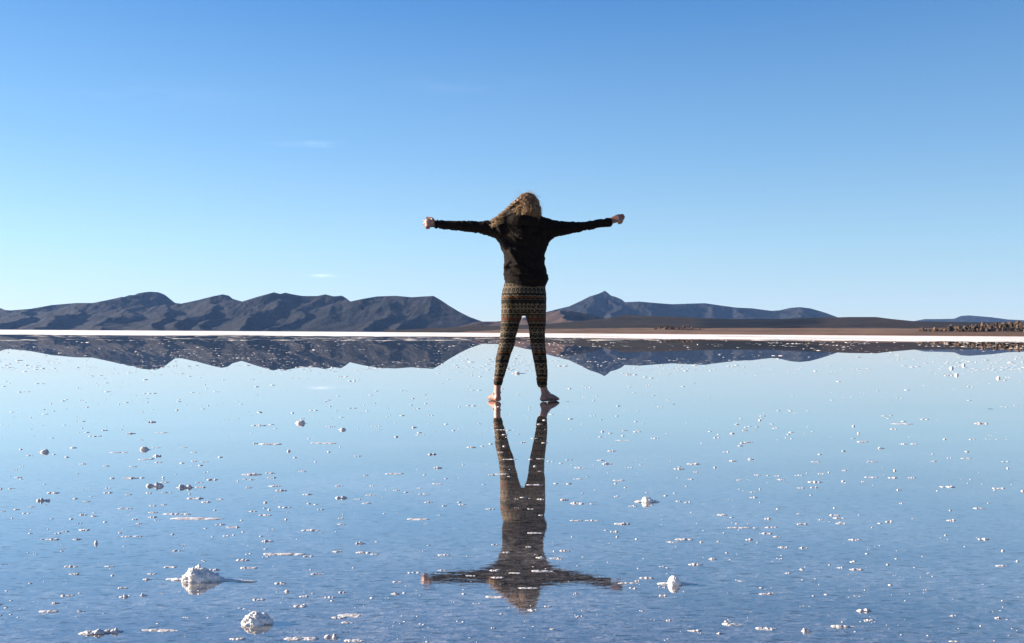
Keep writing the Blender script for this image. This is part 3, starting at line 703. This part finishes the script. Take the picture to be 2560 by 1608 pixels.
# hands -------------------------------------------------------------
def vec(*a): return np.array(a, float)
def nrm(v): return v / np.linalg.norm(v)
def rotv(v, ax, a): return np.array(Matrix.Rotation(a, 3, Vector(ax)) @ Vector(v))
def hand(wrist, d, n_, thumb_side, curls, thumb, scale=1.0, fan_=.05):
    """wrist point, d along palm, n_ palm-facing normal, thumb_side unit vector; curls per finger (mcp, pip, dip) in degrees"""
    d = nrm(d); n_ = nrm(n_ - d * (n_ @ d)); s = nrm(thumb_side - d * (thumb_side @ d) - n_ * (thumb_side @ n_)); out = []; sc = scale
    # palm: several longitudinal tubes fused
    for k in range(4):
        off = (1.5 - k) * .0185 * sc
        a = wrist + s * off * .55; b_ = wrist + d * (.082 - .004 * abs(k - 1)) * sc + s * off
        out.append(tube([a, (a + b_) / 2, b_], [.0135 * sc, .0140 * sc, .0115 * sc], 12, up=n_ + .01 * d))
    out.append(tube([wrist - d * .03, wrist, wrist + d * .03], [(.024 * sc, .018 * sc), (.025 * sc, .018 * sc), (.03 * sc, .015 * sc)], 16, up=n_))
    ax = np.cross(n_, d)        # rotate d towards n_
    if rotv(d, ax, .5) @ n_ < 0: ax = -ax
    lens = [(.042, .025, .020), (.046, .029, .021), (.043, .027, .020), (.034, .020, .018)]
    for k in range(4):
        base = wrist + d * (.084 - .004 * abs(k - 1)) * sc + s * (1.5 - k) * .0185 * sc
        ang = 0; p = base - d * .012 * sc; pts = [p, base]; rad = [.0098 * sc, .0102 * sc]; dd = d
        fan = s * (1.5 - k) * fan_
        for L, c, r_ in zip(lens[k], curls[k], (.0092, .0084, .0074)):
            ang += R(c); dd = nrm(rotv(d, ax, ang) + fan)
            q = pts[-1] + dd * L * sc
            pts.append((pts[-1] + q) / 2); rad.append(r_ * sc * .98)
            pts.append(q); rad.append(r_ * sc * (1.02 if L > .021 else .85))
        out.append(tube(pts, rad, 10, up=s + .013 * n_ + .007 * d))
    # thumb
    t0 = wrist + d * .02 * sc + s * .020 * sc + n_ * .006 * sc
    pts = [t0]; rad = [.0145 * sc]
    for (a_, b_, c_), L, r_ in zip(thumb, (.042, .032, .026), (.0125, .0102, .0085)):
        dd = nrm(d * a_ + s * b_ + n_ * c_); pts.append(pts[-1] + dd * L * sc); rad.append(r_ * sc)
    out.append(tube(pts, rad, 12, up=n_ + .02 * d + .03 * s))
    return out
lw_ = P(1090, 560); rw_ = P(1526, 553)
HL = hand(lw_, vec(-1, .05, .10), vec(-.1, 1, -.35), vec(0, .25, 1), [(35, 95, 60), (55, 95, 60), (68, 95, 60), (78, 95, 60)], [(.55, .75, .25), (.93, .3, .25), (.98, .12, .2)], .92)
HR = hand(rw_, vec(.90, .04, .36), vec(.12, .80, -.62), vec(.1, .5, .9), [(20, 48, 30), (40, 80, 50), (62, 90, 60), (74, 92, 62)], [(.75, .35, .5), (.9, -.15, .5), (.85, -.4, .3)], .96, .0)

# feet --------------------------------------------------------------
def foot(ankle, heel, ang, mirror, px_ank_r=.030):
    """ang: heading of the toes from +Y towards +X"""
    f = vec(math.sin(ang), math.cos(ang), 0); s = vec(math.cos(ang), -math.sin(ang), 0) * mirror    # s: towards the big toe
    out = []
    H = heel
    out.append(tube([H + f * .012 + vec(0, 0, .022), H + f * .06 + vec(0, 0, .032), H + f * .11 + vec(0, 0, .030), H + f * .150 + vec(0, 0, .022), H + f * .178 + vec(0, 0, .015)],
                    [(.027, .022), (.031, .030), (.036, .030), (.042, .022), (.040, .014)], 20, up=(0, 0, 1)))
    out.append(tube([H + f * .03 + vec(0, 0, .03), H + f * .038 + vec(0, 0, .065), ankle], [(.027, .036), (.026, .034), (.027, .030)], 18, up=tuple(f)))
    out.append(tube([H + f * .10 + vec(0, 0, .035), H + f * .05 + vec(0, 0, .07)], [.025, .027], 14, up=(0, 0, 1)))
    out.append(ell(H + f * .042 + s * .026 + vec(0, 0, .068), (.010, .012, .012), None, 2))
    out.append(ell(H + f * .036 - s * .026 + vec(0, 0, .060), (.010, .012, .012), None, 2))
    for k, (off, L, r_) in enumerate(((.027, .052, .0125), (.009, .050, .0088), (-.006, .044, .0082), (-.020, .037, .0078), (-.032, .028, .0075))):
        b_ = H + f * (.165 - .007 * k) + s * off + vec(0, 0, .014)
        out.append(tube([b_, b_ + f * L * .55 + vec(0, 0, .003), b_ + f * L - vec(0, 0, .004)], [r_, r_ * .95, r_ * .9], 10, up=(0, 0, 1)))
    return out
lank = P(1244.5, 958); rank = P(1357, 962)
lheel = P(1246, 1003) + vec(0, -.035, 0); lheel[2] = .0
rheel = P(1354, 1003) + vec(0, -.035, 0); rheel[2] = .0
lank[1] = 0.0; rank[1] = 0.0
FEET = foot(lank, lheel, R(-17), 1) + foot(rank, rheel, R(40), -1)

# body mesh ----------------------------------------------------------
B = []
TD = .115
B.append(tube([P((a + b_) / 2, y, bodyy(y)) for y, a, b_ in [(752,1278,1342)] + tors], [((b_ - a) / 2 * PS * .86, TD * .80) for y, a, b_ in [(752,1278,1342)] + tors[:-1]] + [(.11, .07)], 28, up=(0, 1, 0)))
hc = P(1319, 521); hc[1] = .035                     # head centre
nb = P(1310, 562); nb[1] = .005
B.append(tube([nb - vec(0, 0, .03), nb + vec(0, 0, .03), hc - vec(0, .012, .06)], [(.066, .06), (.056, .056), (.054, .058)], 20, up=(0, 1, 0)))
for A in (larm, rarm):
    B.append(tube([mid(*q) for q in A], [max(rr(q[1], q[2]) * .78, .024) for q in A], 18))
B.append(tube([mid(*larm[-2]), mid(*larm[-1]), lw_], [.026, (.027, .022), (.025, .020)], 16))
B.append(tube([mid(*rarm[-2]), mid(*rarm[-1]), rw_], [.026, (.027, .022), (.025, .020)], 16))
for A, ank in ((lleg, lank), (rleg, rank)):
    B.append(tube([P((a + b_) / 2, y, legy(y)) for y, a, b_ in A] + [ank], [max((b_ - a) / 2 * PS * (.62 if y < 790 else .86), .027) for y, a, b_ in A] + [(.026, .029)], 20, up=(0, 1, 0)))
B += HL + HR + FEET
# head with a face (faces +Y)
tilt = R(-6)
HM = np.array(Euler((R(10), 0, R(-4))).to_matrix())
def hp(x, y, z): return hc + HM @ vec(x, y, z)
B.append(ell(hp(0, -.012, .028), (.076, .094, .088)))
B.append(ell(hp(0, .022, -.035), (.060, .068, .080)))
B.append(tube([hp(0, .035, -.092), hp(0, .070, -.098)], [.030, .020], 14))
B.append(tube([hp(0, .080, .018), hp(0, .094, -.008), hp(0, .104, -.026)], [.009, .011, .013], 12))
B.append(tube([hp(-.045, .070, .030), hp(0, .086, .034), hp(.045, .070, .030)], [.011, .012, .011], 12))
B.append(tube([hp(-.020, .083, -.056), hp(0, .090, -.054), hp(.020, .083, -.056)], [.006, .008, .006], 12))
B.append(tube([hp(-.018, .080, -.066), hp(0, .087, -.067), hp(.018, .080, -.066)], [.006, .008, .006], 12))
for sx in (-1, 1):
    B.append(ell(hp(sx * .040, .058, -.020), (.024, .022, .022), None, 3))
    B.append(ell(hp(sx * .077, -.010, -.005), (.010, .020, .032), (0, 0, 0), 3))
M_SKIN, nt, b = mat('skin')
v = coords(nt); nz = noise(nt, v, 30, 5, .6)
nt.links.new(ramp(nt, nz, [(.35, (.14, .065, .05)), (.65, (.20, .10, .075))]), b.inputs['Base Color'])
b.inputs['Roughness'].default_value = .5; b.inputs['Subsurface Weight'].default_value = .12; b.inputs['Subsurface Radius'].default_value = (.012, .006, .004); b.inputs['Subsurface Scale'].default_value = .4
nt.links.new(bump(nt, noise(nt, v, 220, 3, .6), .3, .0008), b.inputs['Normal'])
body = link('body', fuse('body', B, .0040, 3), M_SKIN, root)
body.parent = root
M_EYE, nt, b = mat('eye_white'); nz = noise(nt, coords(nt), 20); nt.links.new(ramp(nt, nz, [(.4, (.75, .72, .70)), (.6, (.82, .8, .78))]), b.inputs['Base Color']); b.inputs['Roughness'].default_value = .15
for sx in (-1, 1):
    q, f = ell((0, 0, 0), (.012, .012, .012), None, 3)
    e_ = link('eye', mesh('eye', q, np.array(f)), M_EYE, root); e_.location = tuple(hp(sx * .031, .071, .008))

# --- jacket ----------------------------------------------------------
J = []
J.append(tube([P((a + b_) / 2, y, bodyy(y)) for y, a, b_ in tors], [((b_ - a) / 2 * PS, TD + (.012 if y > 640 else .004)) for y, a, b_ in tors[:-2]] + [(.183, .105), (.15, .085)], 40, up=(0, 1, 0)))
# shoulder yoke
J.append(tube([P(1236, 571), P(1272, 565), P(1310, 561), P(1350, 563), P(1388, 571)], [(.058, .052), (.085, .060), (.092, .066), (.085, .064), (.062, .058)], 26, up=(0, 0, 1)))
for A in (larm, rarm):
    J.append(tube([mid(*q) for q in A], [(rr(q[1], q[2]) * .97, rr(q[1], q[2])) for q in A], 26))
# armpit webs of loose cloth
J.append(tube([P(1226, 577), P(1246, 582), P(1264, 604), P(1278, 650)], [.030, .045, .052, .045], 18, up=(0, 1, 0)))
J.append(tube([P(1402, 575), P(1376, 583), P(1356, 604), P(1344, 650)], [.030, .045, .050, .045], 18, up=(0, 1, 0)))
# hem band bulge and collar
J.append(tube([P(1314, 700), P(1314, 706.5)], [(.1685, .130), (.166, .126)], 40, up=(0, 1, 0)))
J.append(ell(P(1366, 697), (.012, .03, .02), None, 3))
jm = fuse('jacket', J, .0045, 5)
Vj = getco(jm).astype(float); Nj = getno(jm).astype(float)
x, y, z = Vj.T
ax_ = np.abs(x - .02)
arm = np.clip((ax_ - .20) / .06, 0, 1)
# sleeves: rings of creases; torso: soft diagonal drapes
n_arm = fbm(x * 34 + 2.5 * vnoise(x * 8, y * 10, z * 10), y * 9, z * 9 + np.sign(x) * 5, 3, 5, ridged=True)
dg_ = (x * .75 + z * 1.0)
n_tor = fbm(x * 7, y * 7, z * 15 + x * 5, 4, 9, ridged=True)
n_low = fbm(x * 8, y * 8, z * 34, 3, 12, ridged=True) * np.clip(1 - np.abs(z - .99) / .10, 0, 1)
disp = arm * .0080 * (n_arm - .2) + (1 - arm) * (.0095 * (n_tor - .25) + .0075 * n_low)
disp += .0016 * fbm(x * 60, y * 60, z * 60, 2, 3)
def crease(ax0, az0, ax1, az1, wd, amp):           # raised fold on the back (−Y side)
    a0 = vec(ax0, az0); a1 = vec(ax1, az1); ab = a1 - a0
    t = np.clip(((x - a0[0]) * ab[0] + (z - a0[1]) * ab[1]) / (ab @ ab), 0, 1)
    dd = np.hypot(x - a0[0] - t * ab[0], z - a0[1] - t * ab[1])
    return amp * np.exp(-(dd / wd)**2) * np.clip(-y / .04, 0, 1) * (.6 + .8 * np.sin(np.pi * np.clip(t, .05, .95)))
def c1(zx, zy): q = P(1040 + .22425 * zx, 460 + .22425 * zy); return q[0], q[2]
for (a0, a1, wd, amp) in (((900, 440), (960, 560), .016, .014), ((940, 600), (1060, 760), .020, .016), ((1050, 700), (1200, 790), .018, .012), ((1060, 760), (1130, 890), .017, .013),
                          ((1000, 960), (1040, 880), .012, .016), ((1040, 915), (1170, 925), .011, .014), ((1010, 1000), (1150, 1040), .012, .008), ((1200, 1080), (1400, 1070), .010, .007), ((1250, 850), (1380, 980), .02, .009), ((1000,510),(1090,505),.006,.006)):
    disp += crease(*c1(*a0), *c1(*a1), wd, amp)
Vj += Nj * disp[:, None]
jm.vertices.foreach_set('co', Vj.astype(np.float32).ravel()); jm.update()
M_JACK, nt, b = mat('black_fleece')
v = coords(nt); n1 = noise(nt, v, 25, 5, .6)
nt.links.new(ramp(nt, n1, [(.35, (.0035, .0027, .0026)), (.65, (.009, .0062, .0052))]), b.inputs['Base Color'])
b.inputs['Roughness'].default_value = .9; b.inputs['Specular IOR Level'].default_value = .08
b.inputs['Sheen Weight'].default_value = .01; b.inputs['Sheen Roughness'].default_value = .6
nt.links.new(bump(nt, noise(nt, v, 400, 3, .6), .5, .0015), b.inputs['Normal'])
jacket = link('jacket', jm, M_JACK, root)
# hood, lying on the upper back (part of the jacket)
Hd = []
hn = [P(1262, 555, -.035), P(1272, 549, -.095), P(1292, 546, -.135), P(1318, 547, -.138), P(1338, 550, -.108), P(1348, 557, -.04)]
Hd.append(tube(hn, [(.022, .022), (.030, .032), (.036, .040), (.036, .040), (.030, .032), (.022, .020)], 18))
Hd.append(tube([P(1278, 560, -.085), P(1308, 580, -.118), P(1338, 562, -.085)], [(.03, .045), (.035, .05), (.03, .045)], 18))
Hd.append(tube([P(1246, 562, -.02), P(1252, 552, -.055), P(1262, 546, -.085), P(1280, 542, -.10)], [.016, .022, .024, .024], 14))
hmh = fuse('hood', Hd, .0045, 5)
Vh = getco(hmh).astype(float); Nh = getno(hmh).astype(float)
Vh += Nh * (.007 * (fbm(Vh[:, 0] * 14, Vh[:, 1] * 14, Vh[:, 2] * 20, 4, 31, ridged=True) - .2))[:, None]
hmh.vertices.foreach_set('co', Vh.astype(np.float32).ravel()); hmh.update()
hood = link('hood', hmh, M_JACK, jacket)

# --- leggings ----------------------------------------------------------
G = []
G.append(tube([P((a + b_) / 2, y_, bodyy(y_)) for y_, a, b_ in ((702,1264,1363),(720,1259,1364.5),(738,1254.5,1366),(756,1253,1366),(768,1255,1364))],
              [((b_ - a) / 2 * PS, q) for (a, b_), q in zip(((1264,1363),(1259,1364.5),(1254.5,1366),(1253,1366),(1255,1364)), (.100, .112, .122, .118, .10))], 40, up=(0, 1, 0)))
for sx in (1281, 1338): G.append(ell(P(sx, 750, -.055), (.078, .070, .080), None, 4))
for A in (lleg, rleg):
    G.append(tube([P((a + b_) / 2, y_, legy(y_)) for y_, a, b_ in A], [((b_ - a) / 2 * PS, (b_ - a) / 2 * PS * (1.10 if y_ < 800 else 1.04)) for y_, a, b_ in A], 28, up=(0, 1, 0)))
gm = fuse('leggings', G, .0036, 4)
Vg = getco(gm).astype(float); Ng = getno(gm).astype(float)
x, y, z = Vg.T
low = np.exp(-((z - .17) / .05)**2) + .6 * np.exp(-((z - .52) / .05)**2) + .5 * np.exp(-((z - .74) / .03)**2)
Vg += Ng * (.0045 * (fbm(x * 14, y * 14, z * 40, 3, 41, ridged=True) - .2) * (low + .35))[:, None]
gm.vertices.foreach_set('co', Vg.astype(np.float32).ravel()); gm.update()
# knitted band pattern in true colours
zz = (P(0, 1004)[2] - z) if False else z
# leg axis for the angle
lc = lambda A: (np.array([P((a + b_) / 2, y_)[0] for y_, a, b_ in A]), np.array([P((a + b_) / 2, y_)[2] for y_, a, b_ in A]))
lx, lz = lc(lleg); rx, rz = lc(rleg)
cxl = np.interp(z, lz[::-1], lx[::-1]); cxr = np.interp(z, rz[::-1], rx[::-1]); seat = z > P(0, 772)[2]
cx = np.where(seat, P(1309, 740)[0], np.where(x < P(1309, 780)[0], cxl, cxr))
ang = np.arctan2(y, x - cx)
circ = np.where(seat, .96, np.interp(z, [.12, .30, .45, .7], [.24, .34, .40, .50]))
unit = .030                                        # motif pitch
nrep = np.where(seat, 34, np.round(np.interp(z, [.12, .3, .45, .7], [9, 12, 14, 18]) / 2) * 2)
nrep = np.where(seat, 26, np.where(z > .56, 13, np.where(z > .38, 10, 8)))
s = (ang / (2 * np.pi) * nrep) % 1.0               # 0..1 within a motif
tri = np.abs(s - .5) * 2
cream, black, orange, olive, rust, tan_ = [np.array(c) * .27 for c in ((.31,.225,.135), (.004,.004,.005), (.34,.11,.022), (.045,.05,.024), (.27,.07,.03), (.20,.12,.055))]
bands = [('flower', .062, cream), ('dots', .016, cream), ('stripe', .008, black), ('scal', .016, cream), ('zig', .014, orange), ('scal', .014, tan_), ('stripe', .006, black), ('small', .020, olive), ('dots', .014, cream),
         ('flower', .052, cream), ('scal', .014, cream), ('stripe', .006, black), ('dots', .016, tan_), ('stripe', .006, cream), ('zig', .024, rust), ('stripe', .006, tan_), ('scal', .014, cream), ('small', .02, olive), ('zig', .02, tan_), ('stripe', .006, black), ('flower', .046, cream),
         ('dots', .014, olive), ('zig', .016, cream), ('stripe', .006, black), ('small', .018, tan_), ('scal', .014, cream), ('flower', .044, cream), ('dots', .014, cream), ('zig', .016, orange), ('stripe', .006, black), ('scal', .014, tan_), ('small', .018, cream), ('dots', .012, tan_), ('stripe', .02, black), ('zig', .016, cream)] * 2
col = np.tile(black, (len(z), 1)).astype(float)
top = P(0, 702)[2] - .0
zt = top - z + .0
acc = 0.0
for kind, hgt, cc in bands:
    m_ = (zt >= acc) & (zt < acc + hgt)
    if m_.any():
        v_ = (zt[m_] - acc) / hgt; t_ = tri[m_]; s2 = s[m_]; ar = np.abs(v_ - .5) * 2
        if kind == 'stripe': on = np.ones(m_.sum(), bool)
        elif kind == 'dots': on = (t_**2 + (ar * .9)**2) < .7
        elif kind == 'scal': on = v_ > .2 + .4 * np.abs(np.sin(np.pi * s2))
        elif kind == 'zig': on = np.abs(v_ - (.2 + .6 * t_)) < .3
        elif kind == 'small': on = ((t_ + ar) < .75) & ((t_ + ar) > .3)
        else:
            petal = np.cos(4 * np.arctan2((v_ - .5) * 2, (s2 - .5) * 2)); rad_ = np.hypot((v_ - .5) * 2, (s2 - .5) * 2)
            on = ((rad_ < .74 + .28 * petal) & (rad_ > .17)) | (rad_ > 1.12)
        c_ = np.where(on[:, None], cc, black if kind != 'scal' else black * 1.5)
        col[m_] = c_
    acc += hgt
setcol(gm, col * (1 + .12 * fbm(x * 30, y * 30, z * 30, 2, 2))[:, None])
M_LEG, nt, b = mat('patterned_knit')
a = N(nt, 'ShaderNodeAttribute'); a.attribute_name = 'tint'; nt.links.new(a.outputs[0], b.inputs['Base Color'])
b.inputs['Roughness'].default_value = .85; b.inputs['Specular IOR Level'].default_value = .2
nt.links.new(bump(nt, noise(nt, coords(nt), 350, 3, .6), .4, .001), b.inputs['Normal'])
leggings = link('leggings', gm, M_LEG, root)

# --- hair ----------------------------------------------------------------
hr = random.Random(4)
VV, FF, CC, off = [], [], [], 0
def strand(pts, r0, r1, shade):
    global off
    pts = np.array(pts); n_ = len(pts); T = np.gradient(pts, axis=0); T /= np.linalg.norm(T, axis=1)[:, None] + 1e-9
    ref = vec(.3, .8, .5); Sx = np.cross(T, ref); Sx /= np.linalg.norm(Sx, axis=1)[:, None] + 1e-9; Bx = np.cross(T, Sx)
    rad_ = r0 + (r1 - r0) * np.linspace(0, 1, n_)**1.5
    ring = []
    for k in range(4):
        a_ = k * math.pi / 2; ring.append(pts + (Sx * math.cos(a_) + Bx * math.sin(a_)) * rad_[:, None])
    V_ = np.stack(ring, 1).reshape(-1, 3)
    I_ = np.arange(n_ - 1)[:, None] * 4; J_ = np.arange(4)[None]
    Fq_ = np.stack([I_ + J_, I_ + (J_ + 1) % 4, I_ + (J_ + 1) % 4 + 4, I_ + J_ + 4], -1).reshape(-1, 4)
    VV.append(V_); FF.append(Fq_ + off); CC.append(np.tile(shade, (len(V_), 1))); off += len(V_)
def bez(p0, p1, p2, p3, n_):
    t = np.linspace(0, 1, n_)[:, None]
    return (1 - t)**3 * p0 + 3 * (1 - t)**2 * t * p1 + 3 * (1 - t) * t * t * p2 + t**3 * p3
base_c = [vec(.23, .130, .055), vec(.15, .080, .034), (vec(.34, .21, .10)), vec(.09, .047, .021)]
def P3(px, py, y): return P(px, py, y)
for i in range(230):        # curly locks, each a clump of strands following one spiral
    while True:
        v_ = vec(hr.gauss(0, 1), hr.gauss(0, 1), hr.gauss(0, 1)); v_ = nrm(v_)
        if v_[2] > -.45 and (v_[1] < .55 or v_[2] > .55): break
    nv = HM @ v_
    side = v_[0] + hr.gauss(0, .45)
    if hr.random() < .07: q = hr.uniform(.74, 1.0)
    else: q = hr.random()**1.6 * .45
    if side > .35: q = hr.uniform(0, .30)
    ex = np.interp(q, [0, .12, .3, .5, .7, .85, 1], [1343, 1338, 1320, 1290, 1262, 1238, 1220]) + hr.gauss(0, 5)
    ez = np.interp(q, [0, .12, .3, .5, .7, .85, 1], [539, 535, 533, 532, 535, 547, 556]) + hr.gauss(0, 2.5)
    ey = np.interp(q, [0, .3, .6, 1], [-.10, -.130, -.11, -.075]) + hr.gauss(0, .016) + (.05 if v_[1] > .1 else 0)
    if hr.random() < .25 and q > .7: ez += hr.uniform(4, 14); ex -= 3; ey -= .012
    if hr.random() < .10 and q < .2: ez += hr.uniform(2, 8)
    E0 = P(ex, ez, ey)
    rt0 = hc + HM @ (vec(0, -.012, .028) + v_ * vec(.072, .090, .082))
    L = np.linalg.norm(E0 - rt0); n_ = 64; tt_ = np.linspace(0, 1, n_)
    lift = hr.uniform(.004, .022)
    m1 = rt0 + nv * (lift + .012) + vec(-.010, -.01, .0)
    m2 = E0 + (vec(.06 * q, -.012, .045 - .045 * q) * hr.uniform(.6, 1.1) if q >= .3 else vec(hr.uniform(0, .025), -.02, .07))
    turns = L / hr.uniform(.026, .060); ph = hr.uniform(0, 6.28); ar0 = hr.uniform(.0045, .0125)
    T_ = nrm(E0 - rt0); s1 = nrm(np.cross(T_, vec(0, 1, .2))); s2_ = np.cross(T_, s1)
    env = np.clip(tt_ * 5, 0, 1)
    shade = base_c[hr.choice([0, 0, 1, 1, 2, 3])] * hr.uniform(.75, 1.25)
    for j in range(8):
        o_ = vec(hr.gauss(0, 1), hr.gauss(0, 1), hr.gauss(0, 1)) * .0052
        C = bez(rt0 + o_ * .8, m1 + o_, m2 + o_, E0 + o_ * 1.2, n_)
        rel = (C - (hc + HM @ vec(0, -.012, .028))) @ HM
        k_ = np.sqrt(((rel / vec(.078, .096, .088))**2).sum(1)); push = np.where((k_ < 1.04) & (np.arange(n_) > 0), 1.05 / np.maximum(k_, .2), 1)
        C = (rel * push[:, None]) @ HM.T + (hc + HM @ vec(0, -.012, .028))
        ph2 = ph + hr.gauss(0, .5); ar_ = ar0 * env * hr.uniform(.8, 1.15)
        tw = (tt_ + .05 * np.sin(tt_ * 9 + ph) + .012 * hr.gauss(0, 1) * np.sin(tt_ * 23 + j)) * turns * 6.28
        C = C + np.outer(np.cos(tw + ph2) * ar_, s1) + np.outer(np.sin(tw + ph2) * ar_, s2_)
        strand(C, hr.uniform(.0016, .0028), .0008, shade * hr.uniform(.85, 1.15))
for i in range(110):    # fly-away frizz
    v_ = nrm(vec(hr.gauss(.15, 1), hr.gauss(0, .5) - .2, hr.gauss(.4, .8)))
    rt = hc + HM @ (vec(0, -.012, .028) + v_ * vec(.086, .104, .098)); nv = HM @ v_
    L = hr.uniform(.015, .038); E = rt + nv * L + vec(hr.uniform(-.04, .02), 0, hr.uniform(-.03, .01))
    C = bez(rt, rt + nv * L * .8, E + vec(.01, 0, .015), E + vec(0, 0, -.01), 12)
    C += np.outer(np.sin(np.linspace(0, 9, 12) + hr.random() * 6) * .002, vec(1, 0, 0))
    strand(C, .0006, .0003, base_c[0])
me = mesh('hair', np.concatenate(VV), np.concatenate(FF)); setcol(me, np.concatenate(CC))
M_HAIR, nt, b = mat('curly_hair')
a = N(nt, 'ShaderNodeAttribute'); a.attribute_name = 'tint'; nt.links.new(a.outputs[0], b.inputs['Base Color'])
b.inputs['Roughness'].default_value = .45; b.inputs['Specular IOR Level'].default_value = .4
hair = link('hair', me, M_HAIR, root)
